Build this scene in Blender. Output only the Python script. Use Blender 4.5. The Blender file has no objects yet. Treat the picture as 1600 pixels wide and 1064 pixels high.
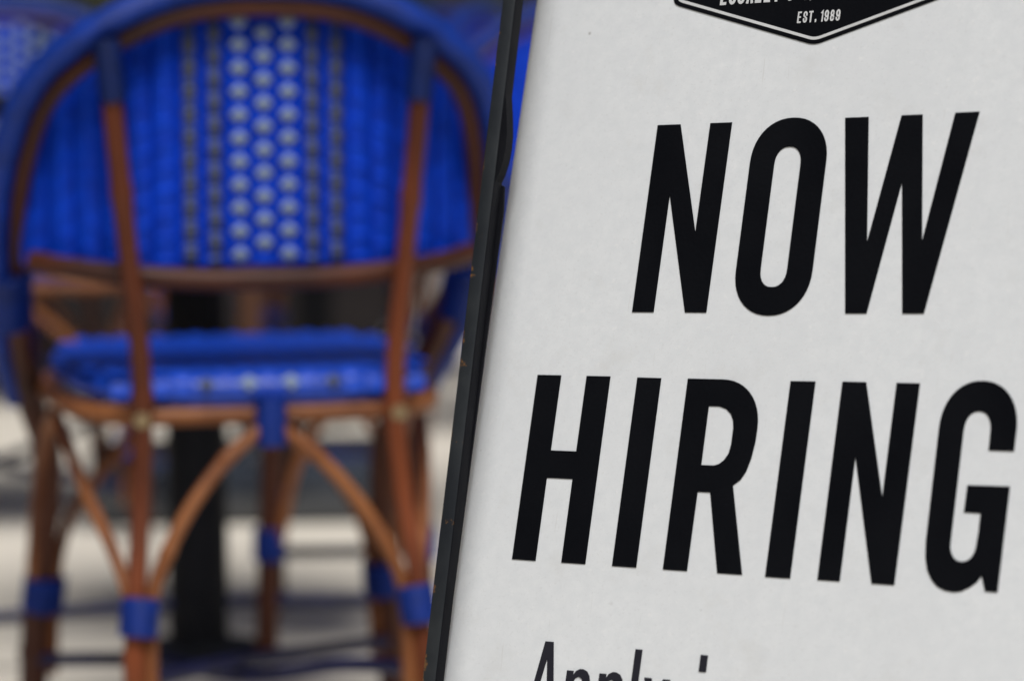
import bpy, bmesh, math, random
from mathutils import Vector, Matrix
from mathutils.geometry import tessellate_polygon
random.seed(7)
S = bpy.context.scene
COL = S.collection
rad = math.radians

# ------------------------------------------------------------ camera, sky, sun, exposure
CAM_H, PITCH = 0.81, rad(6.0)
cam_d = bpy.data.cameras.new('camera')
cam = bpy.data.objects.new('camera', cam_d); COL.objects.link(cam)
cam.location = (0, 0, CAM_H)
cam.rotation_euler = (rad(90) - PITCH, 0, 0)
cam_d.sensor_width = 36.0; cam_d.lens = 100.0
cam_d.clip_start = 0.05; cam_d.clip_end = 500
cam_d.dof.use_dof = True
cam_d.dof.focus_distance = 1.94
cam_d.dof.aperture_fstop = 3.5
cam_d.dof.aperture_blades = 0
S.camera = cam

SUN_EL, SUN_AZ = 62.0, 168.0       # azimuth clockwise from +Y (camera looks along +Y)
W = bpy.data.worlds.new('World'); S.world = W; W.use_nodes = True
wn = W.node_tree; wn.nodes.clear()
sky = wn.nodes.new('ShaderNodeTexSky'); sky.sky_type = 'NISHITA'; sky.sun_disc = False
sky.sun_elevation = rad(SUN_EL); sky.sun_rotation = rad(SUN_AZ)
sky.dust_density = 4.0; sky.air_density = 1.0; sky.ozone_density = 0.6
hsv = wn.nodes.new('ShaderNodeHueSaturation'); hsv.inputs['Saturation'].default_value = 0.62
bg = wn.nodes.new('ShaderNodeBackground'); bg.inputs['Strength'].default_value = 0.058
wo = wn.nodes.new('ShaderNodeOutputWorld')
wn.links.new(sky.outputs[0], hsv.inputs['Color']); wn.links.new(hsv.outputs[0], bg.inputs['Color'])
wn.links.new(bg.outputs[0], wo.inputs['Surface'])

sl = bpy.data.lights.new('sun', 'SUN'); sl.energy = 2.9; sl.angle = rad(30); sl.color = (1.0, 0.99, 0.975)
sun = bpy.data.objects.new('sun', sl); COL.objects.link(sun)
az, el = rad(SUN_AZ), rad(SUN_EL)
sdir = Vector((math.sin(az)*math.cos(el), math.cos(az)*math.cos(el), math.sin(el)))
sun.rotation_euler = sdir.to_track_quat('Z', 'Y').to_euler()
sun.location = sdir*20

S.view_settings.view_transform = 'Standard'; S.view_settings.look = 'None'
S.view_settings.exposure = 0.0; S.view_settings.gamma = 1.0
S.view_settings.use_curve_mapping = False
S.render.engine = 'CYCLES'

# ------------------------------------------------------------ materials
def mat(name, col, rough=0.5, col2=None, scale=30, lo=0.35, hi=0.65, bump=0.0, bscale=200, wave=None,
        spec=0.5, stretch=(1, 1, 1), coat=0.0, detail=4, metal=0.0):
    m = bpy.data.materials.new(name); m.use_nodes = True
    n = m.node_tree; b = n.nodes['Principled BSDF']
    b.inputs['Base Color'].default_value = (*col, 1); b.inputs['Roughness'].default_value = rough
    b.inputs['Specular IOR Level'].default_value = spec; b.inputs['Coat Weight'].default_value = coat
    b.inputs['Coat Roughness'].default_value = 0.15; b.inputs['Metallic'].default_value = metal
    tc = n.nodes.new('ShaderNodeTexCoord'); mp = n.nodes.new('ShaderNodeMapping')
    mp.inputs['Scale'].default_value = stretch
    n.links.new(tc.outputs['Object'], mp.inputs['Vector'])
    if col2:
        t = n.nodes.new('ShaderNodeTexNoise'); t.inputs['Scale'].default_value = scale; t.inputs['Detail'].default_value = detail
        r = n.nodes.new('ShaderNodeMapRange'); r.inputs['From Min'].default_value = lo; r.inputs['From Max'].default_value = hi
        x = n.nodes.new('ShaderNodeMix'); x.data_type = 'RGBA'
        x.inputs[6].default_value = (*col, 1); x.inputs[7].default_value = (*col2, 1)
        n.links.new(mp.outputs[0], t.inputs['Vector']); n.links.new(t.outputs[0], r.inputs['Value'])
        n.links.new(r.outputs[0], x.inputs[0]); n.links.new(x.outputs[2], b.inputs['Base Color'])
    if bump:
        bp = n.nodes.new('ShaderNodeBump'); bp.inputs['Strength'].default_value = bump; bp.inputs['Distance'].default_value = 0.001
        if wave:
            t = n.nodes.new('ShaderNodeTexWave'); t.bands_direction = wave; t.inputs['Scale'].default_value = bscale
            t.inputs['Distortion'].default_value = 0.6
        else:
            t = n.nodes.new('ShaderNodeTexNoise'); t.inputs['Scale'].default_value = bscale
        n.links.new(mp.outputs[0], t.inputs['Vector']); n.links.new(t.outputs[0], bp.inputs['Height'])
        n.links.new(bp.outputs[0], b.inputs['Normal'])
    return m

M = {}
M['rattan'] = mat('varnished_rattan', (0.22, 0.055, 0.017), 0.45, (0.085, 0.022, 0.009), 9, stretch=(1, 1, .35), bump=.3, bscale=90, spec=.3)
M['rattan_shade'] = mat('shaded_varnished_rattan', (0.085, 0.024, 0.010), 0.5, (0.035, 0.011, 0.007), 9, stretch=(1, 1, .35), bump=.3, bscale=90, spec=.3)  # same rattan; shade on hoop, rail and front legs put into the colour
M['cane'] = mat('pale_cane', (0.28, 0.105, 0.036), 0.45, (0.13, 0.040, 0.014), 10, bump=.3, bscale=90, spec=.3)
M['blue'] = mat('blue_woven_plastic', (0.0008, 0.058, 0.66), 0.6, (0.0008, 0.036, 0.46), 60, bump=.8, bscale=75, wave='Z', spec=.15)
M['blue_wrap'] = mat('blue_wrapping', (0.0015, 0.036, 0.32), 0.45, (0.0015, 0.026, 0.22), 40, spec=.35, bump=.5, bscale=120, wave='Z')
M['blue_tie'] = mat('blue_binding', (0.002, 0.026, 0.23), 0.5, (0.002, 0.018, 0.15), 40, spec=.2, bump=.5, bscale=120, wave='Z')
M['tie_shade'] = mat('shaded_blue_binding', (0.002, 0.016, 0.115), 0.55, (0.002, 0.012, 0.08), 40, bump=.5, bscale=120, wave='Z', spec=.2)  # same binding, colour darkened for the duller light at the post tops
M['navy'] = mat('navy_wrapping', (0.006, 0.010, 0.070), 0.45, (0.004, 0.006, 0.04), 30, bump=.4, bscale=120, wave='X')
M['white_strand'] = mat('white_strand', (0.26, 0.33, 0.43), 0.5, (0.21, 0.27, 0.37), 80, spec=.3)
M['grey_strand'] = mat('grey_brown_strand', (0.075, 0.085, 0.10), 0.5, (0.05, 0.06, 0.08), 80)
M['dark_rib'] = mat('dark_blue_strand', (0.002, 0.024, 0.17), 0.5, (0.002, 0.018, 0.12), 60)
M['screw'] = mat('brass_screw', (0.34, 0.26, 0.15), 0.35, metal=0.7)
M['rubber'] = mat('rubber', (0.02, 0.02, 0.02), 0.7)
M['black'] = mat('black_powder_coat', (0.0045, 0.005, 0.0075), 0.6, (0.007, 0.0075, 0.010), 30, bump=.1, spec=.15)
M['table_top'] = mat('black_tabletop', (0.008, 0.009, 0.012), 0.4, (0.016, 0.016, 0.02), 20)
M['base_metal'] = mat('charcoal_metal', (0.030, 0.038, 0.052), 0.25, (0.016, 0.020, 0.028), 18, coat=.8)
M['ground'] = mat('cream_paving', (0.72, 0.665, 0.57), 0.85, (0.65, 0.60, 0.51), 1.6, .3, .7, bump=.4, bscale=60, detail=8)
M['asphalt'] = mat('asphalt', (0.020, 0.016, 0.015), 0.98, (0.012, 0.010, 0.010), 3, spec=.08, bump=.5, bscale=80)
M['kerb'] = mat('kerb_stone', (0.30, 0.28, 0.25), 0.8, (0.22, 0.20, 0.18), 6, bump=.3, bscale=40)
M['leaf'] = mat('leaf', (0.045, 0.075, 0.012), 0.5, (0.09, 0.11, 0.014), 5)
M['leaf_dark'] = mat('dark_leaf', (0.022, 0.045, 0.012), 0.5, (0.05, 0.07, 0.012), 5)
M['bark'] = mat('bark', (0.08, 0.05, 0.03), 0.9)
M['planter'] = mat('planter_brown', (0.06, 0.045, 0.035), 0.7, (0.04, 0.03, 0.025), 8)
M['wall'] = mat('dark_render_wall', (0.040, 0.033, 0.030), 0.9, (0.026, 0.022, 0.020), 2, bump=.4, bscale=30)
M['glass'] = mat('window_glass', (0.02, 0.03, 0.035), 0.06)
M['frame_paint'] = mat('dark_green_paint', (0.02, 0.04, 0.03), 0.4)
M['pole_wood'] = mat('oiled_pole_wood', (0.11, 0.045, 0.022), 0.5, (0.07, 0.028, 0.015), 20, stretch=(1, 1, .1))
M['hedge_soil'] = mat('soil', (0.03, 0.02, 0.015), 0.95)
M['ink'] = mat('black_ink', (0.0042, 0.0047, 0.0065), 0.45, (0.0062, 0.0068, 0.0088), 12, bump=.3, bscale=350, spec=.06)
M['ink_soft'] = mat('faded_black_ink', (0.020, 0.020, 0.028), 0.5, (0.024, 0.024, 0.032), 25, spec=.1)
M['ink_white'] = mat('white_ink', (0.66, 0.67, 0.68), 0.5, (0.58, 0.59, 0.6), 60)

def board_material():
    m = bpy.data.materials.new('white_sign_board'); m.use_nodes = True
    n = m.node_tree; b = n.nodes['Principled BSDF']; L = n.links.new
    b.inputs['Roughness'].default_value = 0.5; b.inputs['Specular IOR Level'].default_value = 0.35
    tc = n.nodes.new('ShaderNodeTexCoord')
    def noise(sc, det, rough=.6, vec=None):
        t = n.nodes.new('ShaderNodeTexNoise'); t.inputs['Scale'].default_value = sc
        t.inputs['Detail'].default_value = det; t.inputs['Roughness'].default_value = rough
        L(vec or tc.outputs['Object'], t.inputs['Vector']); return t.outputs[0]
    def rng(s, a, c, lo=0., hi=1.):
        r = n.nodes.new('ShaderNodeMapRange'); r.inputs['From Min'].default_value = a; r.inputs['From Max'].default_value = c
        r.inputs['To Min'].default_value = lo; r.inputs['To Max'].default_value = hi; L(s, r.inputs['Value']); return r.outputs[0]
    def mix(f, a, c):
        x = n.nodes.new('ShaderNodeMix'); x.data_type = 'RGBA'
        for i, v in ((0, f), (6, a), (7, c)):
            if isinstance(v, tuple): x.inputs[i].default_value = (*v, 1)
            else: L(v, x.inputs[i])
        return x.outputs[2]
    c = mix(rng(noise(85, 6, .75), .38, .62), (0.700, 0.728, 0.752), (0.755, 0.780, 0.800))
    c = mix(rng(noise(8, 3), .3, .7, 0, .6), c, (0.69, 0.715, 0.74))
    # smudges: pale scuffs and faint grey soiling
    c = mix(rng(noise(150, 3), .62, .74, 0, .38), c, (0.85, 0.855, 0.86))
    c = mix(rng(noise(17, 6, .7), .56, .70, 0, .40), c, (0.62, 0.63, 0.63))
    c = mix(rng(noise(420, 2), .60, .68, 0, .30), c, (0.60, 0.61, 0.62))
    # short scratches, stretched noise
    mp = n.nodes.new('ShaderNodeMapping'); mp.inputs['Scale'].default_value = (1, .08, 1); mp.inputs['Rotation'].default_value = (0, 0, .9)
    L(tc.outputs['Object'], mp.inputs['Vector'])
    c = mix(rng(noise(260, 2, vec=mp.outputs[0]), .70, .76, 0, .35), c, (0.55, 0.55, 0.54))
    # sparse dark specks
    v = n.nodes.new('ShaderNodeTexVoronoi'); v.inputs['Scale'].default_value = 26
    L(tc.outputs['Object'], v.inputs['Vector'])
    sp = rng(v.outputs['Distance'], .022, .050, 1, 0)
    gate = rng(v.outputs['Color'], .42, .52, 0, .85)
    mu = n.nodes.new('ShaderNodeMath'); mu.operation = 'MULTIPLY'; L(sp, mu.inputs[0]); L(gate, mu.inputs[1])
    c = mix(mu.outputs[0], c, (0.16, 0.14, 0.12))
    L(c, b.inputs['Base Color'])
    bp = n.nodes.new('ShaderNodeBump'); bp.inputs['Strength'].default_value = .12; bp.inputs['Distance'].default_value = .0006
    L(noise(180, 4), bp.inputs['Height']); L(bp.outputs[0], b.inputs['Normal'])
    L(rng(noise(30, 3), .3, .7, .42, .58), b.inputs['Roughness'])
    return m
M['board'] = board_material()

def steel_material():
    m = bpy.data.materials.new('black_steel_rust_flecked'); m.use_nodes = True
    n = m.node_tree; b = n.nodes['Principled BSDF']; L = n.links.new
    b.inputs['Roughness'].default_value = 0.5
    tc = n.nodes.new('ShaderNodeTexCoord')
    def noise(sc, det):
        t = n.nodes.new('ShaderNodeTexNoise'); t.inputs['Scale'].default_value = sc; t.inputs['Detail'].default_value = det
        L(tc.outputs['Object'], t.inputs['Vector']); return t.outputs[0]
    def mix(src, lo, hi, a, c):
        r = n.nodes.new('ShaderNodeMapRange'); r.inputs['From Min'].default_value = lo; r.inputs['From Max'].default_value = hi
        L(src, r.inputs['Value'])
        x = n.nodes.new('ShaderNodeMix'); x.data_type = 'RGBA'; L(r.outputs[0], x.inputs[0])
        for i, v in ((6, a), (7, c)):
            if isinstance(v, tuple): x.inputs[i].default_value = (*v, 1)
            else: L(v, x.inputs[i])
        return x.outputs[2]
    c = mix(noise(90, 4), .3, .7, (0.018, 0.022, 0.026), (0.026, 0.030, 0.034))
    c = mix(noise(10, 3), .4, .7, c, (0.009, 0.012, 0.017))
    # chips of rust on the arris (low x in the bar's own coordinates) plus a few inboard
    g = n.nodes.new('ShaderNodeTexNoise'); g.inputs['Scale'].default_value = 75; g.inputs['Detail'].default_value = 5
    g.inputs['Roughness'].default_value = .7
    L(tc.outputs['Object'], g.inputs['Vector'])
    sep = n.nodes.new('ShaderNodeSeparateXYZ'); L(tc.outputs['Object'], sep.inputs[0])
    e = n.nodes.new('ShaderNodeMapRange'); e.inputs['From Min'].default_value = -.0055; e.inputs['From Max'].default_value = -.0025
    e.inputs['To Min'].default_value = .115; e.inputs['To Max'].default_value = 0; L(sep.outputs['X'], e.inputs['Value'])
    ad = n.nodes.new('ShaderNodeMath'); ad.operation = 'ADD'; L(g.outputs[0], ad.inputs[0]); L(e.outputs[0], ad.inputs[1])
    c = mix(ad.outputs[0], .668, .70, c, (0.15, 0.075, 0.028))
    L(c, b.inputs['Base Color'])
    bp = n.nodes.new('ShaderNodeBump'); bp.inputs['Strength'].default_value = .35; bp.inputs['Distance'].default_value = .0005
    L(noise(350, 4), bp.inputs['Height']); L(bp.outputs[0], b.inputs['Normal'])
    return m
M['steel'] = steel_material()

# ------------------------------------------------------------ helpers
def link(name, me, parent=None, m=None):
    o = bpy.data.objects.new(name, me); COL.objects.link(o)
    if m is not None and me is not None and not me.materials: me.materials.append(m)
    if parent: o.parent = parent
    return o
def finish(bm, name, m=None, parent=None, smooth=True):
    bmesh.ops.recalc_face_normals(bm, faces=bm.faces)
    me = bpy.data.meshes.new(name); bm.to_mesh(me); bm.free()
    if smooth:
        for p in me.polygons: p.use_smooth = True
        me.set_sharp_from_angle(angle=rad(40))
    return link(name, me, parent, m)
def empty(name, loc=(0, 0, 0), rz=0):
    o = bpy.data.objects.new(name, None); COL.objects.link(o); o.location = loc; o.rotation_euler = (0, 0, rz)
    o.empty_display_size = .1; return o
def tag(o, label, cat, group=None, kind=None):
    o['label'] = label; o['category'] = cat
    if group: o['group'] = group
    if kind: o['kind'] = kind
    return o
def catmull(pts, n=8):
    P = [Vector(p) for p in pts]; out = []
    for i in range(len(P)-1):
        a = P[i-1] if i else P[0]*2-P[1]; b, c = P[i], P[i+1]
        d = P[i+2] if i+2 < len(P) else P[-1]*2-P[-2]
        for k in range(n):
            t = k/n
            out.append(0.5*((2*b)+(-a+c)*t+(2*a-5*b+4*c-d)*t*t+(-a+3*b-3*c+d)*t**3))
    out.append(P[-1]); return out
def tube(bm, pts, r, seg=12, smooth_n=6, cap=True):
    P = catmull(pts, smooth_n) if smooth_n else [Vector(p) for p in pts]
    N = len(P); rs = r if callable(r) else (lambda t: r)
    t0 = (P[1]-P[0]).normalized(); up = Vector((0, 0, 1)) if abs(t0.z) < .9 else Vector((0, 1, 0))
    u = (up - t0*up.dot(t0)).normalized(); rings = []
    for i, p in enumerate(P):
        t = ((P[min(i+1, N-1)]-P[max(i-1, 0)])).normalized()
        u = (u - t*u.dot(t)).normalized(); v = t.cross(u); q = rs(i/(N-1))
        rings.append([bm.verts.new(p + (u*math.cos(a)+v*math.sin(a))*q) for a in (2*math.pi*k/seg for k in range(seg))])
    for a, b in zip(rings, rings[1:]):
        for k in range(seg): bm.faces.new((a[k], a[(k+1) % seg], b[(k+1) % seg], b[k]))
    if cap:
        for ring, p, s in ((rings[0], P[0], -1), (rings[-1], P[-1], 1)):
            c = bm.verts.new(p)
            for k in range(seg): bm.faces.new((ring[k], ring[(k+1) % seg], c))
    return bm
def box(bm, x0, x1, y0, y1, z0, z1, bev=0.0):
    v = [bm.verts.new(p) for p in ((x0, y0, z0), (x1, y0, z0), (x1, y1, z0), (x0, y1, z0), (x0, y0, z1), (x1, y0, z1), (x1, y1, z1), (x0, y1, z1))]
    f = [bm.faces.new([v[i] for i in q]) for q in ((0, 3, 2, 1), (4, 5, 6, 7), (0, 1, 5, 4), (1, 2, 6, 5), (2, 3, 7, 6), (3, 0, 4, 7))]
    if bev:
        es = list({e for q in f for e in q.edges})
        bmesh.ops.bevel(bm, geom=es, offset=bev, segments=2, affect='EDGES', profile=.5)
    return bm
def lathe(bm, prof, seg=40, c=(0, 0)):
    rings = []
    for r, z in prof:
        rings.append([bm.verts.new((c[0]+r*math.cos(2*math.pi*k/seg), c[1]+r*math.sin(2*math.pi*k/seg), z)) for k in range(seg)] if r > 1e-6
                     else [bm.verts.new((c[0], c[1], z))])
    for a, b in zip(rings, rings[1:]):
        for k in range(seg):
            q = [a[k % len(a)], a[(k+1) % len(a)], b[(k+1) % len(b)], b[k % len(b)]]
            q = list(dict.fromkeys(q))
            if len(q) > 2: bm.faces.new(q)
    return bm
def nodes(r, *at):
    return lambda t: r*(1+.16*sum(math.exp(-((t-a)/.012)**2) for a in at))*(1+.03*math.sin(t*17))
def tube_obj(name, pts, r, m, parent, **k):
    if name in ('rear_leg', 'front_leg', 'brace') and not callable(r):
        a = random.uniform(.15, .3); r = nodes(r, a, a+random.uniform(.25, .35), a+.62); k.setdefault('smooth_n', 12)
    return finish(tube(bmesh.new(), pts, r, **k), name, m, parent)
def copy_tree(o, parent=None):
    c = o.copy(); COL.objects.link(c)
    if parent: c.parent = parent
    for ch in list(o.children): copy_tree(ch, c)
    return c
def mir(pts, s): return [(p[0]*s, p[1], p[2]) for p in pts]

# ------------------------------------------------------------ ground: cream terrace, kerb, street
def kerb_y(x): return 9.2 + 2.6*(x+.35)             # oblique front edge of the terrace
x0, x1 = -40, 40
def sheet(name, poly, z, m, thick=None):
    bm = bmesh.new(); top = [bm.verts.new((x, y, z)) for x, y in poly]; bm.faces.new(top)
    if thick:
        bot = [bm.verts.new((x, y, z-thick)) for x, y in poly]
        for i in range(len(poly)):
            j = (i+1) % len(poly); bm.faces.new((top[i], bot[i], bot[j], top[j]))
    o = finish(bm, name, m, smooth=False); o['kind'] = 'structure'; return o
sheet('ground', [(-250, -250), (250, -250), (250, 250), (-250, 250)], -.13, M['asphalt'])
sheet('pavement', [(-30, -30), (30, -30), (30, 11.2), (-.17, 11.2), (-.26, 6.4), (-30, 6.3)], 0, M['ground'], .125)
kp = [(30, 11.2), (-.17, 11.2), (-.26, 6.4), (-30, 6.3)]
kb = bmesh.new()
off = [(30, 11.32), (-.29, 11.32), (-.38, 6.52), (-30, 6.42)]
for a, b, c, d in zip(kp, kp[1:], off[1:], off):
    tv = [kb.verts.new((p[0], p[1], .004)) for p in (a, b, c, d)]; bv = [kb.verts.new((p[0], p[1], -.128)) for p in (a, b, c, d)]
    kb.faces.new(tv); kb.faces.new(bv)
    for i in (2,): kb.faces.new((tv[i], tv[i+1], bv[i+1], bv[i]))
    kb.faces.new((tv[0], tv[1], bv[1], bv[0]))
kerb = finish(kb, 'kerb', M['kerb'], smooth=False); kerb['kind'] = 'structure'

# ------------------------------------------------------------ far side: wall with windows, planters with shrubs
bld = empty('cafe_building', (0, 17.5, -.13))
tag(bld, 'dark rendered low building across the street behind the planters', 'building')
bm = bmesh.new()
wx = [-9.0+2.4*i for i in range(9)]
cuts = [(x, x+1.3) for x in wx]
prev = -11
for a, b in cuts:
    box(bm, prev, a, 0, .4, 0, 4.2); box(bm, a, b, 0, .4, 0, 1.0); box(bm, a, b, 0, .4, 2.6, 4.2); prev = b
box(bm, prev, 13, 0, .4, 0, 4.2)
finish(bm, 'wall', M['wall'], bld, smooth=False)
finish(box(bmesh.new(), -11.2, 13.2, -.25, .6, 4.205, 4.45, .02), 'roof', M['planter'], bld)
for i, (a, b) in enumerate(cuts):
    if i == 0:
        bm = bmesh.new()
        for q in ((0, .07, 0, 1.6), (1.23, 1.3, 0, 1.6), (.07, 1.23, 0, .07), (.07, 1.23, 1.53, 1.6), (.62, .68, .07, 1.53)):
            box(bm, q[0], q[1], .05, .13, q[2], q[3])
        w0 = finish(bm, 'window', M['frame_paint'], bld, smooth=False)
        p0 = finish(box(bmesh.new(), .07, 1.23, .085, .095, .07, 1.53), 'pane', M['glass'], w0, smooth=False)
        w0.location = (a, 0, 1.0)
    else:
        w = copy_tree(w0, bld); w.location = (a, 0, 1.0)

# building added out of view along the left, to darken that side
cf = empty('left_shade_building', (-2.35, 1.0, 0))
tag(cf, 'unseen dark building added along the left of the terrace to shade it', 'building')
bm = bmesh.new(); prev = -8.0
for a in (-6.5, -3.5, -.5, 2.5):
    box(bm, -.4, 0, prev, a, 0, 4.6); box(bm, -.4, 0, a, a+1.6, 0, .7); box(bm, -.4, 0, a, a+1.6, 2.8, 4.6); prev = a+1.6
box(bm, -.4, 0, prev, 6.0, 0, 4.6)
finish(bm, 'wall', M['wall'], cf, smooth=False)
for a in (-6.5, -3.5, -.5, 2.5):
    bmw = bmesh.new()
    for q in ((0, .07, .7, 2.8), (1.53, 1.6, .7, 2.8), (.07, 1.53, .7, .77), (.07, 1.53, 2.73, 2.8), (.77, .83, .77, 2.73)):
        box(bmw, -.13, -.05, a+q[0], a+q[1], q[2], q[3])
    w = finish(bmw, 'window', M['frame_paint'], cf, smooth=False)
    finish(box(bmesh.new(), -.095, -.085, a+.07, a+1.53, .77, 2.73), 'pane', M['glass'], w, smooth=False)

fb = empty('right_shade_building', (4.6, 1.0, 0))  # second building added out of view, blocks light from the right
tag(fb, 'unseen brown building added to the right of the terrace to shade it', 'building')
bm = bmesh.new(); box(bm, 0, .4, -9, -1.2, 0, 4.0); box(bm, 0, .4, -1.2, 0, 2.2, 4.0); box(bm, 0, .4, 0, 9, 0, 4.0)
finish(bm, 'wall', M['wall'], fb, smooth=False)
dr = finish(box(bmesh.new(), .06, .11, -1.19, -.01, 0, 2.19, .004), 'door', M['frame_paint'], fb, smooth=False)
finish(box(bmesh.new(), .02, .055, -.16, -.13, 1.0, 1.14, .004), 'handle', M['screw'], dr, smooth=False)

def shrub(loc, r, h, n, m, label):
    root = empty('shrub', loc); tag(root, label, 'shrub', 'shrubs in the street planters')
    bm = bmesh.new()
    for k in range(5):
        a = random.random()*6.28; tube(bm, [(0, 0, 0), (.3*r*math.cos(a), .3*r*math.sin(a), h*.4), (.7*r*math.cos(a), .7*r*math.sin(a), h*.85)], lambda t: .012*(1-.7*t), seg=5, smooth_n=3)
    finish(bm, 'stem', M['bark'], root)
    bm = bmesh.new()
    clumps = [(Vector((random.gauss(0, .45)*r, random.gauss(0, .4)*r, h*random.uniform(.2, .9))), random.uniform(.22, .42)*r) for _ in range(14)]
    for k in range(n):
        c, q = random.choice(clumps); d = Vector((random.gauss(0, 1), random.gauss(0, 1), random.gauss(0, 1))).normalized()
        p = c + d*q*random.uniform(.5, 1.05); p.z = max(.03, p.z)
        l = random.uniform(.03, .06); a = Vector((random.gauss(0, 1), random.gauss(0, 1), random.gauss(0, .6))).normalized()
        b = a.cross(d+Vector((.1, .2, .3))).normalized()*l*.28
        bm.faces.new([bm.verts.new(p-a*l*.5), bm.verts.new(p+b), bm.verts.new(p+a*l*.5), bm.verts.new(p-b)])
    o = finish(bm, 'foliage', m, root, smooth=False); return root
sx = [-3.0, -2.35, -1.86, -1.30, -.70, -.1, .5, 1.15, 1.8]
slab = ['dark shrub at the left end of the planters', 'rounded dark shrub second from the left end of the planters', 'yellow-green shrub rising over the chair back at top left',
        'low dark shrub right of the yellow-green one', 'mid green shrub behind the middle of the table', 'dark shrub over the centre of the chair back',
        'dark shrub above the right shoulder of the chair back', 'dark shrub behind the sign frame', 'dark shrub hidden behind the sign board']
for i in range(3):
    pr = empty('planter_box', (-2.35+1.9*i, 12.6, -.13))
    tag(pr, ['brown planter box at the left across the street', 'brown planter box in the middle across the street', 'brown planter box at the right behind the sign'][i], 'planter', 'planter boxes across the street')
    bm = bmesh.new(); box(bm, -.92, .92, -.24, -.2, 0, .58); box(bm, -.92, .92, .2, .24, 0, .58); box(bm, -.92, -.88, -.198, .198, 0, .58); box(bm, .88, .92, -.198, .198, 0, .58)
    finish(bm, 'box_side', M['planter'], pr, smooth=False)
    finish(box(bmesh.new(), -.876, .876, -.196, .196, .02, .54), 'soil', M['hedge_soil'], pr, smooth=False)
for i, x in enumerate(sx):
    shrub((x, 12.6, .405), .36, [.68, .62, .86, .60, .66, .62, .70, .64, .6][i], 1500, M['leaf'] if i == 2 else M['leaf_dark'], slab[i])

# ------------------------------------------------------------ rattan chair (local: +y is its front, origin on the ground)
HOOP = [(0, -.183, .845), (.057, -.185, .842), (.105, -.186, .831), (.155, -.182, .807), (.203, -.162, .772), (.226, -.140, .740),
        (.241, -.115, .694), (.249, -.090, .648), (.251, -.068, .604), (.247, -.003, .530), (.240, .055, .475), (.225, .125, .405), (.202, .176, .335)]
def hoop_z(x):
    x = abs(x); P = HOOP[:8]
    for a, b in zip(P, P[1:]):
        if a[0] <= x <= b[0]: return a[2]+(b[2]-a[2])*(x-a[0])/(b[0]-a[0])
    return .65
def panel_y(x): return -.166 + .085*(abs(x)/.245)**3.2
PITCHX = .0261
def strand_mesh(name, w, h, d, m):
    bm = bmesh.new(); n = 5; g = []
    for i in range(n):
        row = []
        for j in range(n):
            a, b = (i/(n-1)*2-1), (j/(n-1)*2-1)
            q = max(0, 1-a*a)**.5*max(0, 1-b*b)**.5
            k = 1-.28*(a*b)**2*2
            row.append(bm.verts.new((a*w/2*k, -d*q, b*h/2*k)))
        g.append(row)
    for i in range(n-1):
        for j in range(n-1): bm.faces.new((g[i][j], g[i+1][j], g[i+1][j+1], g[i][j+1]))
    r = bmesh.ops.duplicate(bm, geom=bm.verts[:]+bm.edges[:]+bm.faces[:])
    for v in [e for e in r['geom'] if isinstance(e, bmesh.types.BMVert)]: v.co.y = .0108-v.co.y
    me = bpy.data.meshes.new(name); bm.to_mesh(me); bm.free(); me.materials.append(m)
    for p in me.polygons: p.use_smooth = True
    return me
SW = strand_mesh('white_strand', .0182, .0180, .004, M['white_strand'])
SG = strand_mesh('grey_strand', .0155, .0165, .003, M['grey_strand'])
SB = strand_mesh('blue_strand', .010, .0195, .0022, M['blue'])

def rib(root, i):
    x0 = i*PITCHX; zt = min(hoop_z(x0-.008), hoop_z(x0+.008)) if abs(i) < 9 else hoop_z(x0)
    zb = .573; dark = abs(i) in (2, 3)
    bm = bmesh.new(); rows = []
    wd = .0262 if not dark else .0262
    nz = 3*max(2, round((zt-zb)/.01225)); prof = [(-.5, .0035), (-.42, -.0025), (-.25, -.0062), (.25, -.0062), (.42, -.0025), (.5, .0035)]
    for k in range(nz+1):
        row = []
        for a, d in prof:
            x = x0+a*wd; zt2 = max(zb+.01, hoop_z(x)); z = zb+(zt2-zb)*k/nz
            over = 1.0 if (k//3+i) % 2 == 0 else .74           # strands pass over and under the uprights
            q = (.5, 1, 1)[k % 3]*over if d < 0 else 1
            row.append(bm.verts.new((x, panel_y(x)+d*q, z)))
        for a in (.5, -.5):
            x = x0+a*wd; zt2 = max(zb+.01, hoop_z(x)); z = zb+(zt2-zb)*k/nz
            row.append(bm.verts.new((x, panel_y(x)+.006, z)))
        rows.append(row)
    m = len(rows[0])
    for a, b in zip(rows, rows[1:]):
        for k in range(m):
            f = bm.faces.new((a[k], a[(k+1) % m], b[(k+1) % m], b[k]))
            if dark and k in (2, 6): f.material_index = 1
    bm.faces.new(rows[0]); bm.faces.new(rows[-1])
    o = finish(bm, 'woven_rib', M['blue'], root)
    if dark: o.data.materials.append(M['dark_rib'])
    return o

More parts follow.
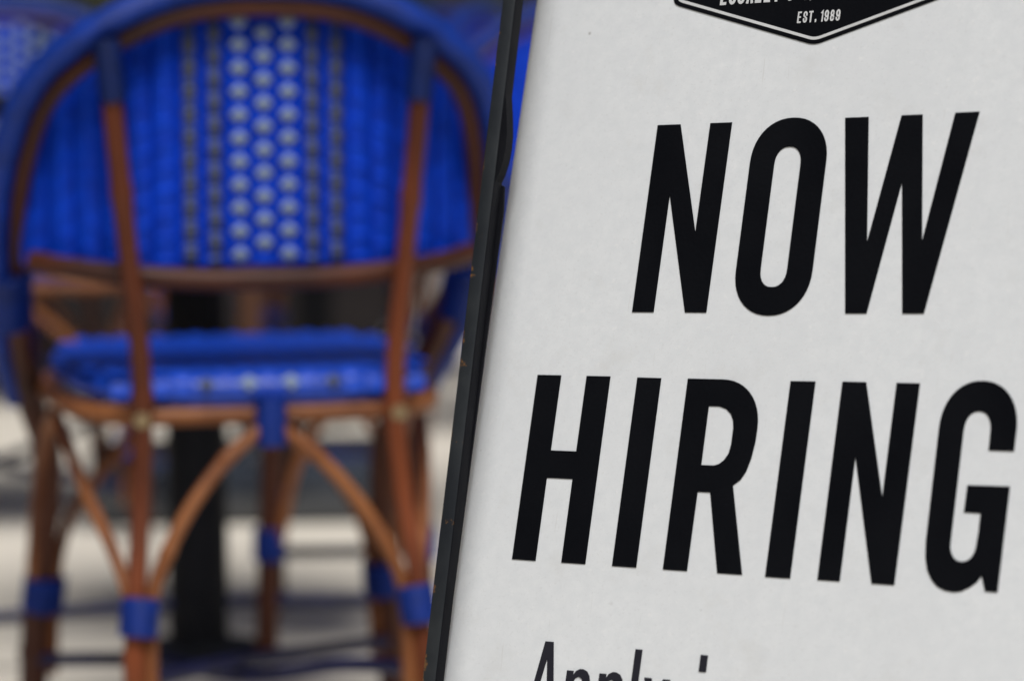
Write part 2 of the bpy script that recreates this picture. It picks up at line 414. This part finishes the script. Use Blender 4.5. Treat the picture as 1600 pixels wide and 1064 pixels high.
def make_chair(name):
    root = empty(name)
    # frame of the back
    full = [(-x, y, z) for x, y, z in HOOP[::-1]] + HOOP[1:]
    tube_obj('hoop', full[3:-3], .0098, M['rattan_shade'], root, smooth_n=4)
    def outer(P):
        out = []
        for i, p in enumerate(P):
            a = Vector(P[max(i-1, 0)]); b = Vector(P[min(i+1, len(P)-1)]); t = (b-a).normalized()
            nrm = Vector((t.z, 0, -t.x)).normalized() if abs(t.z)+abs(t.x) > 0 else Vector((0, 0, 1))
            q = Vector(p); s = -1
            o = nrm*s
            if o.dot(Vector((q.x, 0, q.z-.55))) < 0: o = -o
            out.append(tuple(q + o*(.0245 if q.z > .5 else .0245-.010*(.5-q.z)/.16) + Vector((0, -.004, 0))))
        return out
    of = outer(full)
    tube_obj('outer_hoop', of[1:-1], lambda t: .0155 if .12 < t < .88 else .0155-.006*min(1, (abs(t-.5)-.38)/.12), M['blue_wrap'], root, smooth_n=4)
    for s in (-1, 1):
        # rear post and leg in one pole
        tube_obj('rear_leg', mir([(.163, -.199, .765), (.158, -.198, .70), (.147, -.196, .586), (.137, -.195, .49), (.135, -.196, .423), (.140, -.212, .33), (.151, -.246, .223), (.156, -.262, .10), (.159, -.270, .012)], s),
                 .0108, M['rattan'], root)
        tube_obj('top_binding', mir([(.168, -.200, .812), (.165, -.200, .785), (.161, -.1985, .748)], s), .0142, M['tie_shade'], root)
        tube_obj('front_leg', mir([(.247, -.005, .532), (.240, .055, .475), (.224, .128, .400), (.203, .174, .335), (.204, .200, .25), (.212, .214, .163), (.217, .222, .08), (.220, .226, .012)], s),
                 .0168, M['rattan_shade'], root)
        tube_obj('side_binding', mir([(.2575, -.033, .565), (.256, -.005, .535), (.255, .02, .505)], s), .026, M['blue_tie'], root)
        tube_obj('leg_binding', mir([(.1455, -.243, .236), (.1475, -.2475, .217), (.1495, -.2505, .198)], s), .0205, M['blue_tie'], root)
        tube_obj('leg_binding', mir([(.2035, .209, .179), (.2055, .212, .160), (.208, .216, .141)], s), .0255, M['blue_tie'], root)
        for p in ((.1595, -.270), (.220, .226)):
            finish(lathe(bmesh.new(), [(0, 0), (.012, 0), (.013, .004), (.0125, .022), (0, .022)], 14, (p[0]*s, p[1])), 'foot_cap', M['rubber'], root)
        # curved braces
        tube_obj('brace', mir([(.012, -.200, .402), (.048, -.207, .374), (.090, -.222, .325), (.120, -.236, .272), (.134, -.245, .225), (.138, -.258, .11), (.141, -.264, .02)], s), .0078, M['cane'], root)
        tube_obj('brace', mir([(.012, .222, .402), (.06, .220, .372), (.12, .217, .318), (.165, .216, .262), (.184, .214, .215), (.192, .214, .165), (.197, .216, .06)], s), .0070, M['cane'], root)
        tube_obj('brace', mir([(.206, .012, .400), (.198, -.05, .368), (.184, -.12, .322), (.166, -.185, .275), (.156, -.228, .235), (.158, -.240, .20)], s), .0070, M['cane'], root)
        tube_obj('brace', mir([(.206, .028, .400), (.208, .09, .372), (.212, .15, .32), (.216, .190, .26), (.219, .200, .20), (.221, .204, .15)], s), .0070, M['cane'], root)
        # crossing floor stretcher
        tube_obj('stretcher', [(.213*s, .216, .078), (.10*s, .10, .096), (0, 0, .112 if s > 0 else .094), (-.09*s, -.13, .130), (-.148*s, -.246, .146)],
                 .0088, M['navy'], root)
        tube_obj('screw', [(.137*s, -.2035, .417), (.137*s, -.2095, .417)], .0085, M['screw'], root, smooth_n=0)
    # bottom rail of the back
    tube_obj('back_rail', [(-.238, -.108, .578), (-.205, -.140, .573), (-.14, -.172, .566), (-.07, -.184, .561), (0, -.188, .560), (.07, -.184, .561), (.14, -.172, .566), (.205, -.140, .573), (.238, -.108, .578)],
             .0115, M['rattan_shade'], root)
    # seat rail: closed ring
    ring = [(0, -.188, .418), (.08, -.187, .418), (.135, -.180, .418), (.178, -.145, .418), (.198, -.08, .418), (.207, .02, .418), (.208, .12, .418), (.193, .185, .418), (.14, .212, .418), (.0, .225, .418)]
    ring = ring + [(-x, y, z) for x, y, z in ring[-2:0:-1]]
    tube_obj('seat_rail', ring + [ring[0]], .0105, M['cane'], root, smooth_n=4, cap=False)
    for y0, y1 in ((-.198, -.201), (.224, .224)):
        bm = bmesh.new()
        tube(bm, [(0, y0, .437), (0, y0-.001, .42), (0, y1, .385)], .0165, seg=14)
        finish(bm, 'centre_binding', M['blue_tie'], root)
    # seat: domed woven pad
    bm = bmesh.new(); rings = []
    def outline(k, N=48):
        a = 2*math.pi*k/N; c, s = math.cos(a), math.sin(a); e = 3.5
        q = (abs(c)**e+abs(s)**e)**(-1/e)
        y = s*q*.213+.014; w = .201+.012*s
        return c*q*w, y
    for sc, z in ((.90, .426), (.97, .428), (1.0, .436), (1.005, .445), (.99, .454), (.955, .459), (.88, .4615), (.7, .463), (.4, .462), (.15, .4615)):
        rings.append([bm.verts.new((outline(k)[0]*sc, .014+(outline(k)[1]-.014)*sc, z)) for k in range(48)])
    for a, b in zip(rings, rings[1:]):
        for k in range(48): bm.faces.new((a[k], a[(k+1) % 48], b[(k+1) % 48], b[k]))
    bm.faces.new(rings[0]); bm.faces.new(rings[-1])
    seat = finish(bm, 'seat', M['seat'], root)
    # woven strands over the seat and its rear edge
    bm = bmesh.new()
    def pad(c, nrm, w, l, d):
        n_ = Vector(nrm).normalized(); t = Vector((1, 0, 0)); q = n_.cross(t).normalized(); c = Vector(c)
        rows = []
        for i in range(4):
            a = i/3*2-1
            rows.append([bm.verts.new(c + t*a*w/2*(1-.2*b*b) + q*b*l/2 + n_*d*((1-a*a)*(1-b*b)*1.2)**.5) for b in (-1, -.4, .4, 1)])
        for r0, r1 in zip(rows, rows[1:]):
            for j in range(3): bm.faces.new((r0[j], r0[j+1], r1[j+1], r1[j]))
    for i in range(-8, 9):
        x = i*.0225
        for j in range(19):
            y = -.178 + j*.0205 + (.0102 if i % 2 else 0)
            if abs(x) > .165 and (y < -.13 or y > .17): continue
            if j == 0 and abs(i) % 2 == 0: pad((x, -.190, .4585), (0, -.55, .84), .020, .018, .0026)
            else: pad((x, y, .4615), (0, 0, 1), .020, .0185, .0028)
        if abs(i) < 8 and i not in (-1, 1, -3, 3): pad((x, -.1965, .4475), (0, -1, .3), .021, .016, .0012)
    finish(bm, 'seat_weave', M['seat_strand'], root)['kind'] = 'stuff'
    # woven back
    for i in range(-9, 10): rib(root, i)
    for i in range(-3, 4):
        x = i*PITCHX; top = hoop_z(x)-.012; z = .586 + (.01225 if i % 2 == 0 else 0)
        white = abs(i) < 2
        while z < top:
            o = link('white_strand' if white else 'grey_strand', SW if white else SG, root)
            slope = (panel_y(x+.01)-panel_y(x-.01))/.02
            o.location = (x, panel_y(x)-.0045, z); o.rotation_euler = (0, random.uniform(-.06, .06), math.atan(slope))
            z += .0245
    for x, me in ((-.0225, SW), (.0225, SW), (-.0675, SG), (.0675, SG)):
        y = -.196
        for k in range(1):
            o = link('white_strand' if me is SW else 'grey_strand', me, root)
            if k == 0: o.location = (x, -.1975, .4525); o.rotation_euler = (rad(-42), 0, 0)
            else: o.location = (x, -.175+.0355*(k-1), .4655+.0008*min(k, 4)); o.rotation_euler = (rad(-90), 0, 0)
    return root
M['seat'] = mat('blue_woven_seat', (0.002, 0.062, 0.55), 0.48, (0.002, 0.035, 0.32), 70, bump=1.0, bscale=24, wave='X', coat=.25, spec=.5)

M['seat_strand'] = mat('glossy_blue_strand', (0.002, 0.066, 0.58), 0.5, (0.002, 0.040, 0.38), 60, coat=.15, spec=.4)
GC = 'blue woven rattan cafe chairs'
chair = make_chair('rattan_chair')
chair.location = (-.3043, 3.1742, 0); chair.rotation_euler = (0, 0, rad(14.36))
tag(chair, 'nearest blue woven rattan chair seen from behind, left of the sign', 'chair', GC)
spots = [(.16, 4.72, 183, 'blue rattan chair behind the sign frame, seen in the gap beside the white board'),
         (-.85, 4.76, 188, 'blue and white woven chair whose back shows at top left beyond the table'),
         (-1.03, 3.40, 4, 'blue rattan chair at the left edge beside the near chair'),
         (-.95, 6.35, 75, 'far rattan chair seen low through the left gap under the near backrest'),
         (-.28, 6.75, 150, 'far rattan chair seen through the middle of the gap under the near backrest'),
         (.12, 5.9, 250, 'far rattan chair right of the small far table, behind the sign')]
for x, y, a, lab in spots:
    c = copy_tree(chair); c.location = (x, y, 0); c.rotation_euler = (0, 0, rad(a)); c['label'] = lab
    if 'white woven' in lab:
        for ch in c.children:
            if ch.name.startswith('grey_strand'): ch.data = SW; ch.name = 'white_strand'

# ------------------------------------------------------------ tables
def make_table(name):
    t = empty(name)
    finish(lathe(bmesh.new(), [(0, .712), (.285, .712), (.297, .716), (.300, .724), (.300, .735), (.296, .741), (.286, .742), (0, .742)], 56), 'tabletop', M['table_top'], t)
    finish(lathe(bmesh.new(), [(0, .025), (.039, .025), (.0395, .05), (.0395, .69), (.05, .700), (.12, .704), (.12, .711), (0, .711)], 28), 'column', M['black'], t)
    finish(lathe(bmesh.new(), [(0, 0), (.098, 0), (.10, .004), (.098, .012), (.06, .018), (.045, .024), (0, .024)], 32), 'base_plate', M['black'], t)
    return t
tb = make_table('pedestal_table'); tb.location = (-.414, 3.70, 0)
tag(tb, 'round black pedestal table directly in front of the near chair', 'table', 'black pedestal tables')
tube_obj('foot_bar', [(-.40, -.165, .074), (0, .0, .074), (.115, .035, .074)], .0085, M['navy'], tb, smooth_n=0)
t2 = copy_tree(tb); t2.location = (-.42, 6.05, 0); t2['label'] = 'farther black pedestal table among the far chairs'

# ------------------------------------------------------------ parasol base with wooden pole
ps = empty('parasol_stand', (-.455, 4.93, 0), rad(6)); tag(ps, 'dark grey slab parasol base with wooden pole behind the table', 'parasol stand')
finish(box(bmesh.new(), -.27, .27, -.2, .2, 0, .098, .022), 'base_slab', M['base_metal'], ps)
finish(lathe(bmesh.new(), [(0, .099), (.045, .099), (.042, .11), (.028, .105), (.027, .30), (.021, .30)], 24), 'sleeve', M['base_metal'], ps)
finish(lathe(bmesh.new(), [(0, .10), (.020, .10), (.020, 2.35), (.012, 2.40), (0, 2.41)], 20), 'pole', M['pole_wood'], ps)
# low rattan stool under the far side of the table
st = empty('rattan_stool', (-.224, 3.80, 0), rad(3)); tag(st, 'low blue topped rattan stool behind the near chair, a bound leg showing below its seat', 'stool')
bm = bmesh.new()
def sq(k, hw, e=4, N=40):
    a = 2*math.pi*k/N; c, q = math.cos(a), math.sin(a); r = (abs(c)**e+abs(q)**e)**(-1/e); return c*r*hw, q*r*hw
rg = [[bm.verts.new((sq(k, hw)[0]*.56, sq(k, hw)[1], z)) for k in range(40)] for hw, z in ((.19, .352), (.208, .355), (.212, .368), (.207, .380), (.19, .386), (.1, .388))]
for a, b in zip(rg, rg[1:]):
    for k in range(40): bm.faces.new((a[k], a[(k+1) % 40], b[(k+1) % 40], b[k]))
bm.faces.new(rg[0]); bm.faces.new(rg[-1])
finish(bm, 'seat', M['seat'], st)
for sx_ in (-1, 1):
    for sy_ in (-1, 1):
        P = lambda x, y, z: (x*sx_, y*sy_, z)
        tube_obj('leg', [P(.093, .165, .35), P(.096, .170, .25), P(.099, .174, .16), P(.103, .180, .012)], .0145, M['rattan_shade'], st)
        tube_obj('leg_binding', [P(.098, .172, .186), P(.099, .173, .145)], .0205, M['blue_tie'], st, smooth_n=0)
        tube_obj('brace', [P(.004, .182, .345), P(.03, .182, .325), P(.065, .181, .26), P(.084, .180, .17)], .007, M['cane'], st)
for sy_ in (-1, 1):
    tube_obj('stretcher', [(-.1, .176*sy_, .092), (.1, .176*sy_, .092)], .0085, M['navy'], st, smooth_n=0)

# ------------------------------------------------------------ the A-frame sign
camR = Vector((1, 0, 0)); camU = Vector((0, math.sin(PITCH), math.cos(PITCH))); camF = Vector((0, math.cos(PITCH), -math.sin(PITCH)))
def c2w(v): return camR*v[0]+camU*v[1]+camF*v[2]
H_ = c2w((.81844, -.01143, -.57448)).normalized(); V_ = c2w((.14088, .97328, .18134)).normalized(); N_ = H_.cross(V_)   # N_ faces the viewer
V_ = N_.cross(H_)
O_ = Vector((0, 0, CAM_H)) + camF*2.0
BM = Matrix(((H_.x, V_.x, N_.x, O_.x), (H_.y, V_.y, N_.y, O_.y), (H_.z, V_.z, N_.z, O_.z), (0, 0, 0, 1)))
k = .048
Vf = (V_ + N_*k).normalized(); Nf = H_.cross(Vf); Of = O_ + N_*.019
FM = Matrix(((H_.x, Vf.x, Nf.x, Of.x), (H_.y, Vf.y, Nf.y, Of.y), (H_.z, Vf.z, Nf.z, Of.z), (0, 0, 0, 1)))
base = O_ + V_*(-.6) + H_*.213; base.z = 0
sign = empty('a_frame_sign', base)
tag(sign, 'white hiring sign board leaning in a black steel sidewalk frame', 'sign')
inv = Matrix.Translation(-base)
def place(o, Mx, parent=sign, lift=(0, 0, 0)):
    o.parent = parent
    if parent is sign: o.matrix_basis = inv @ Mx @ Matrix.Translation(lift)
    return o
# board with a left and right edge bent back a little
bm = bmesh.new(); UC, R_B, VB, VT = .0035, .049, -.28, .43
prof = []
for i in range(13):
    a = rad(60)*(1-i/12); prof.append((UC-R_B*math.sin(a), -R_B*(1-math.cos(a))))
front = prof + [(.1, 0), (.213, 0), (.33, 0)] + [(.426-u, w) for u, w in prof[::-1]]
rows = []
for v in (VB, -.1, .15, VT):
    rows.append([bm.verts.new((u, v, w)) for u, w in front] + [bm.verts.new((u, v, w-.004)) for u, w in front[::-1]])
m_ = len(rows[0])
for a, b in zip(rows, rows[1:]):
    for q in range(m_): bm.faces.new((a[q], a[(q+1) % m_], b[(q+1) % m_], b[q]))
bm.faces.new(rows[0]); bm.faces.new(rows[-1])
board = place(finish(bm, 'board', M['board']), BM)

def flat(name, loops, m, parent, z=.0003, th=.00025, scale=.001):
    """a thin slab of ink from outline loops (mm); the first loop is the outside, the others are holes"""
    bm = bmesh.new()
    pts = [[Vector((u*scale, v*scale, 0)) for u, v in lp] for lp in loops]
    tris = tessellate_polygon(pts); al = [p for lp in pts for p in lp]
    tv = [bm.verts.new((p.x, p.y, z+th)) for p in al]; bv = [bm.verts.new((p.x, p.y, z)) for p in al]
    for t in tris:
        try: bm.faces.new([tv[i] for i in t])
        except ValueError: pass
    i0 = 0
    for lp in pts:
        n = len(lp)
        for i in range(n): bm.faces.new((tv[i0+i], tv[i0+(i+1) % n], bv[i0+(i+1) % n], bv[i0+i]))
        i0 += n
    for f in bm.faces:
        pass
    me = bpy.data.meshes.new(name); bmesh.ops.recalc_face_normals(bm, faces=bm.faces)
    for f in bm.faces:
        if abs(f.normal.z) > .5 and f.normal.z < 0: f.normal_flip()
    bm.to_mesh(me); bm.free()
    return link(name, me, parent, m)
def arc(cx, cy, rx, ry, a0, a1, n=10, p=2.0):
    out = []
    for i in range(n+1):
        a = rad(a0+(a1-a0)*i/n); c, s = math.cos(a), math.sin(a)
        out.append((cx+rx*math.copysign(abs(c)**(2/p), c), cy+ry*math.copysign(abs(s)**(2/p), s)))
    return out
T, B = 154.2, 21.0
flat('letter', [[(97.2, T), (115.8, T), (139.3, 77.1), (139.7, T), (157.0, T), (156.4, B), (139.5, B), (114.8, 103.6), (114.6, B), (97.1, B)]], M['ink'], board)
def ring_o(u0, u1, ui0, ui1, t, b, rt, rb, ti, bi):
    c = (u0+u1)/2; ci = (ui0+ui1)/2; w = (u1-u0)/2; wi = (ui1-ui0)/2
    out = arc(c, t-rt, w, rt, 0, 180, 22, 2.15) + arc(c, b+rb, w, rb, 180, 360, 22, 2.15)
    inn = arc(ci, ti-wi*1.25, wi, wi*1.25, 0, 180, 14, 2.3) + arc(ci, bi+wi*1.25, wi, wi*1.25, 180, 360, 14, 2.3)
    return [out, inn]
flat('letter', ring_o(175.2, 233.7, 194.2, 214.4, 155.9, 19.2, 31, 31, 135.6, 38.7), M['ink'], board)
flat('letter', [[(243.9, 154.4), (261.4, 154.4), (271.5, 69.2), (285.6, 154.6), (300.9, 154.7), (311.3, 69.5), (324.3, 155.0), (341.6, 155.2), (318.7, 21.3), (303.3, 21.2), (291.8, 108.9), (277.5, 21.1), (261.9, 21.0)]], M['ink'], board)
t, b = -24.3, -154.1
flat('letter', [[(26.3, t), (46.2, t), (46.3, -77.2), (67.3, -77.2), (67.2, t), (86.8, t), (87.3, b), (67.7, b), (67.4, -96.4), (46.2, -96.4), (46.5, b), (26.8, b)]], M['ink'], board)
flat('letter', [[(108.6, t-.3), (127.8, t-.4), (128.1, b), (108.8, b)]], M['ink'], board)
ro = [(148.8, -24.6), (176, -24.6)] + arc(176, -57.5, 31.3, 32.9, 90, 0, 12, 2.15)[1:] + [(207.1, -66), (205.6, -77), (203.0, -86), (199.5, -91.8), (194.3, -95.7), (209.8, b), (190.9, b), (177.7, -101), (168.0, -101), (167.8, b), (149.0, b)]
ri = [(168.0, -43.0), (176.2, -43.0), (181.6, -44.6), (185.6, -47.8), (187.9, -52), (188.9, -57), (188.9, -68.5), (187.8, -74.5), (185.0, -79.0), (181.5, -81.8), (177.5, -82.9), (168.1, -82.9)]
flat('letter', [ro, ri], M['ink'], board)
flat('letter', [[(227.7, t-.4), (246.3, t-.3), (245.6, -154.4), (227.0, -154.4)]], M['ink'], board)
flat('letter', [[(266.0, t), (283.3, t), (304.6, -98.6), (305.2, t), (321.8, t), (320.4, b), (304.3, b), (282.1, -73.4), (281.6, b), (265.4, b)]], M['ink'], board)
go = arc(365.3, -53.0, 26.6, 31.2, 180, 0, 24, 2.15)
gi = arc(365.2, -55.0, 9.2, 13.6, 0, 180, 14, 2.3)
g = [(338.7, -125)] + go + [(391.8, -66.0), (374.5, -66.0), (374.4, -56)] + gi[1:] + [(355.8, -124.0)] + arc(364.6, -124.5, 8.9, 12.2, 180, 345, 12, 2.2)[1:] + \
    [(373.9, -118), (373.9, -105.8), (362.5, -105.7), (362.8, -88.5), (391.7, -88.1), (391.2, -154.3), (382.7, -154.2), (379.4, -144.9), (376.3, -149.2), (371.8, -152.6), (366.5, -155.2), (361.5, -156.0), (355.5, -155.3), (350.0, -153.2), (345.6, -149.2), (342.0, -143.5), (339.7, -135.5)]
flat('letter', [g], M['ink'], board)
# 'Apply in'
ba, xh, ca = -252.0, -226.3, -208.2
def stem(u0, u1, v0, v1): return [(u0, v1), (u1, v1), (u1, v0), (u0, v0)]
flat('letter', [[(63.8, ca), (70.6, ca), (77.6, ba), (71.8, ba), (70.7, -243.5), (62.9, -243.5), (61.6, ba), (56.4, ba)], [(63.6, -238.9), (70.0, -238.9), (67.2, -219.6)]], M['ink_soft'], board)
def p_glyph(u):
    flat('letter', [[(u, xh), (u+5.5, xh), (u+5.5, xh-2.6), (u+7.4, xh+.2), (u+10.2, xh+1.6), (u+13.0, xh+1.7), (u+16.2, xh+.4), (u+18.4, xh-2.4), (u+19.4, xh-6), (u+19.5, ba+6), (u+18.6, ba+2.2), (u+16, ba-.4), (u+12.6, ba-1), (u+9, ba-.2), (u+5.7, ba+2.2), (u+5.7, ba-11), (u, ba-11)],
                    [(u+5.8, ba+6.5), (u+7.2, ba+4.5), (u+9.7, ba+3.6), (u+12.2, ba+4.2), (u+13.6, ba+6.5), (u+13.7, xh-8), (u+12.6, xh-4.8), (u+10, xh-3.6), (u+7.4, xh-4.8), (u+5.8, xh-8)]], M['ink_soft'], board)
p_glyph(84.4); p_glyph(110.5)
flat('letter', [stem(136.1, 141.6, ba, ca)], M['ink_soft'], board)
flat('letter', [[(145.8, xh), (151.5, xh), (155.9, ba+9), (160.3, xh), (166.0, xh), (156.6, ba-9), (154.0, ba-11), (147.5, ba-11), (147.5, ba-6.5), (151.3, ba-6), (153.2, ba-1)]], M['ink_soft'], board)
flat('letter_dot', [stem(186.5, 192.1, -219.2, ca)], M['ink_soft'], board)
flat('letter', [stem(186.5, 192.1, ba, xh)], M['ink_soft'], board)
u = 196.6
flat('letter', [[(u, xh+.5), (u+5.5, xh+.5), (u+5.5, xh-2.2), (u+8, xh+1), (u+11, xh+2.2), (u+14.6, xh+1.8), (u+17.6, xh-.8), (u+18.8, xh-5), (u+18.8, ba), (u+13.2, ba), (u+13.2, xh-6), (u+12, xh-3.3), (u+9.6, xh-2.7), (u+7, xh-4), (u+5.5, xh-6.5), (u+5.5, ba), (u, ba)]], M['ink_soft'], board)

# badge above, cut by the top of the picture
def rounded(poly, r, n=5):
    out = []; N = len(poly)
    for i in range(N):
        p = Vector(poly[i]); a = (Vector(poly[i-1])-p).normalized(); c = (Vector(poly[(i+1) % N])-p).normalized()
        p0, p1 = p+a*r, p+c*r
        for q in range(n+1):
            s = q/n; out.append(tuple(p0*(1-s)**2+p*2*s*(1-s)+p1*s*s))
    return out
def badge(ins):
    # chevron-bottomed badge; ins = inset in mm
    sl = .3045; cc = 213.3; hw = 117.2-ins
    vb = 206.4 + ins*math.sqrt(1+sl*sl); cy = vb+hw*sl
    return [(cc-hw, cy), (cc, vb), (cc+hw, cy), (cc+hw, 2*300-cy), (cc, 2*300-vb), (cc-hw, 2*300-cy)]
lg = flat('logo_badge', [rounded(badge(0), 5.5)], M['ink'], board)
flat('logo_outline', [rounded(badge(2.9), 5), rounded(badge(4.9), 4.4)], M['ink_white'], lg, z=.0006)

G = {  # strokes in a 1 x 1.9 cell (x 0..1, y 0..1.9)
 'L': [[(0, 1.9), (0, 0), (.85, 0)]], 'E': [[(.85, 1.9), (0, 1.9), (0, 0), (.85, 0)], [(0, .98), (.7, .98)]],
 'T': [[(0, 1.9), (1, 1.9)], [(.5, 1.9), (.5, 0)]], 'Y': [[(0, 1.9), (.5, .95), (1, 1.9)], [(.5, .95), (.5, 0)]],
 'A': [[(0, 0), (.5, 1.9), (1, 0)], [(.2, .6), (.8, .6)]], 'N': [[(0, 0), (0, 1.9), (1, 0), (1, 1.9)]],
 'W': [[(-.1, 1.9), (.2, 0), (.5, 1.3), (.8, 0), (1.1, 1.9)]], 'O': 'ring', '0': 'ring',
 'C': [[(1, 1.4)] + arc(.5, 1.45, .5, .45, 0, 180, 8) + arc(.5, .45, .5, .45, 180, 360, 8) + [(1, .5)]],
 'S': [[(1, 1.35)] + arc(.5, 1.45, .5, .45, 0, 180, 8) + [(.05, 1.2), (.5, .97), (.95, .7)] + arc(.5, .45, .5, .45, 0, -180, 8) + [(0, .55)]],
 'D': [[(0, 0), (0, 1.9), (.45, 1.9)] + arc(.5, 1.4, .5, .5, 90, 0, 6) + arc(.5, .5, .5, .5, 0, -90, 6) + [(0, 0)]],
 'P': [[(0, 0), (0, 1.9), (.5, 1.9)] + arc(.5, 1.4, .5, .5, 90, -90, 10) + [(0, .9)]],
 'R': [[(0, 0), (0, 1.9), (.5, 1.9)] + arc(.5, 1.4, .5, .5, 90, -90, 10) + [(0, .9)], [(.5, .9), (1, 0)]],
 '&': [[(1, 0), (.15, 1.3)] + arc(.45, 1.5, .33, .4, 200, 0, 8) + [(.1, .75)] + arc(.4, .4, .4, .4, 160, 330, 8) + [(1, .9)]],
 '1': [[(.15, 1.6), (.5, 1.9), (.5, 0)]],
 '9': [arc(.5, 1.35, .5, .55, 360, 0, 18), [(1, 1.4), (1, .5)] + arc(.5, .45, .5, .45, 0, -180, 8)],
 '8': [arc(.5, 1.42, .44, .48, 0, 360, 18), arc(.5, .48, .5, .48, 0, 360, 18)],
 '.': [[(.3, 0), (.3, .26)]], ' ': []}
def stroke_text(text, u, v, h, adv, sw, m, parent, z, ch=.62, narrow={}):
    """letters drawn as strokes of constant width, each glyph a mesh; every stroke lies a hair above the last"""
    for c in text:
        st = G[c]
        if st == 'ring': st = [arc(.5, 1.4, .5, .5, 0, 180, 10)+arc(.5, .5, .5, .5, 180, 360, 10)+[(1, 1.4)]]
        wcell = adv*ch; a = narrow.get(c, 1)
        if st:
            bm = bmesh.new(); lift = 0
            for s in st:
                P = [Vector((u+p[0]*(wcell-sw)+sw/2, v+sw/2+p[1]/1.9*(h-sw), 0)) for p in s]
                L_, R_ = [], []
                for i, p in enumerate(P):
                    d0 = (p-P[i-1]).normalized() if i else None; d1 = (P[i+1]-p).normalized() if i+1 < len(P) else None
                    if d0 is None: d0 = d1
                    if d1 is None: d1 = d0
                    if d0.length == 0: d0 = d1
                    if d1.length == 0: d1 = d0
                    ext = -d1*sw/2 if i == 0 else (d0*sw/2 if i+1 == len(P) else Vector((0, 0, 0)))
                    n0 = Vector((-d0.y, d0.x, 0)); n1 = Vector((-d1.y, d1.x, 0)); n = n0+n1
                    if n.length < .3: n = n0
                    n = n.normalized(); n = n*min(2.2, 1/max(.3, n.dot(n0)))
                    zz = (z*1000+lift)
                    L_.append(bm.verts.new(((p+ext+n*sw/2)*.001)+Vector((0, 0, zz*.001)))); R_.append(bm.verts.new(((p+ext-n*sw/2)*.001)+Vector((0, 0, zz*.001))))
                for i in range(len(P)-1): bm.faces.new((R_[i], R_[i+1], L_[i+1], L_[i]))
                lift += .03
            me = bpy.data.meshes.new('letter'); bm.to_mesh(me); bm.free(); link('letter', me, parent, m)
        u += adv*a
stroke_text('EST. 1989', 197.9, 222.6, 8.1, 4.35, 1.15, M['ink_white'], lg, .0009, ch=.74, narrow={'.': .5, ' ': .55, '1': .72})
stroke_text('LOCALLY OWNED & OPERATED', 134.8, 239.0, 12.5, 6.95, 2.1, M['ink_white'], lg, .0009, ch=.80, narrow={' ': .55, '&': 1.05})

# steel frame: front and back leaf (bars, cross rails, lug, hinge)
def bar(name, Mx, u0, u1, v0, v1, w0, w1, bev=.0008, m=None):
    cx, cy, cz = (u0+u1)/2, (v0+v1)/2, (w0+w1)/2
    bm = box(bmesh.new(), u0-cx, u1-cx, v0-cy, v1-cy, w0-cz, w1-cz, bev)
    return place(finish(bm, name, m or M['steel']), Mx, lift=(cx, cy, cz))
def foot_v(u, Mx):       # frame coordinate v at which the bar meets the ground
    p0 = Mx @ Vector((u, 0, 0)); d = Mx.to_3x3() @ Vector((0, 1, 0)); return -p0.z/d.z
FT = .452
bl = bar('side_bar', FM, -.0292, -.0182, foot_v(-.024, FM)+.002, FT, -.0095, 0)
br = bar('side_bar', FM, .4442, .4552, foot_v(.450, FM)+.002, FT, -.0095, 0)
bar('top_bar', FM, -.0179, .4439, FT-.011, FT, -.0095, 0)
bar('bottom_bar', FM, -.0179, .4439, -.345, -.334, -.0095, 0)
bar('shade_strip', FM, -.0181, -.0175, -.33, FT-.012, -.0094, -.0004, .0001, M['black'])  # black strips added as shade along the inner sides of the bars
bar('shade_strip', FM, .4435, .4441, -.33, FT-.012, -.0094, -.0004, .0001, M['black'])
# inner flange behind the bar, tapering downwards
for sgn, ue in ((1, -.0292), (-1, .4552)):
    bm = bmesh.new(); P = [(0, .115), (.0135, .108), (.0152, .09), (.0085, -.29), (0, -.29)]
    a_ = [bm.verts.new((ue+x*sgn, y, -.0098)) for x, y in P]; b_ = [bm.verts.new((ue+x*sgn, y, -.0112)) for x, y in P]
    bm.faces.new(a_); bm.faces.new(b_)
    for i in range(5): j = (i+1) % 5; bm.faces.new((a_[i], a_[j], b_[j], b_[i]))
    place(finish(bm, 'flange', M['black'], smooth=False), FM)
# small curved lug on the inner side of the left bar
for u, s in ((-.0179, 1), (.4439, -1)):
    bm = bmesh.new(); N = 16
    top = [bm.verts.new((0, .034, -.001)), ]; top = []
    shp = [(0, .031), (.0012, .0245), (.003, .014), (.0046, .002), (.0049, -.008), (.0041, -.017), (.0022, -.026), (0, -.0315)]
    tv = [bm.verts.new((x*s*1.1, y, -.0012)) for x, y in shp]; bv = [bm.verts.new((x*s*1.1, y, -.0092)) for x, y in shp]
    bm.faces.new(tv); bm.faces.new(bv)
    for i in range(len(shp)):
        j = (i+1) % len(shp); bm.faces.new((tv[i], tv[j], bv[j], bv[i]))
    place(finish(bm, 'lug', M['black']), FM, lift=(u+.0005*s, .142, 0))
# back leaf: leans the other way from a hinge at the top
top_p = FM @ Vector((.213, FT-.02, -.02))
bd = Vector((Nf.x, Nf.y, 0)).normalized()*-1
Vb = (Vector((0, 0, 1)) - bd*.36).normalized(); Nb = H_.cross(Vb).normalized(); Vb = Nb.cross(H_)
Ob = top_p - H_*.213
RM = Matrix(((H_.x, Vb.x, Nb.x, Ob.x), (H_.y, Vb.y, Nb.y, Ob.y), (H_.z, Vb.z, Nb.z, Ob.z), (0, 0, 0, 1)))
for u in (.10, .326):
    bar('back_leg', RM, u-.0055, u+.0055, foot_v(u, RM)+.002, 0, -.0095, 0)
bar('back_rail', RM, .106, .320, -.62, -.609, -.0095, 0)
bar('hinge', RM, .085, .341, .002, .012, -.012, .006)
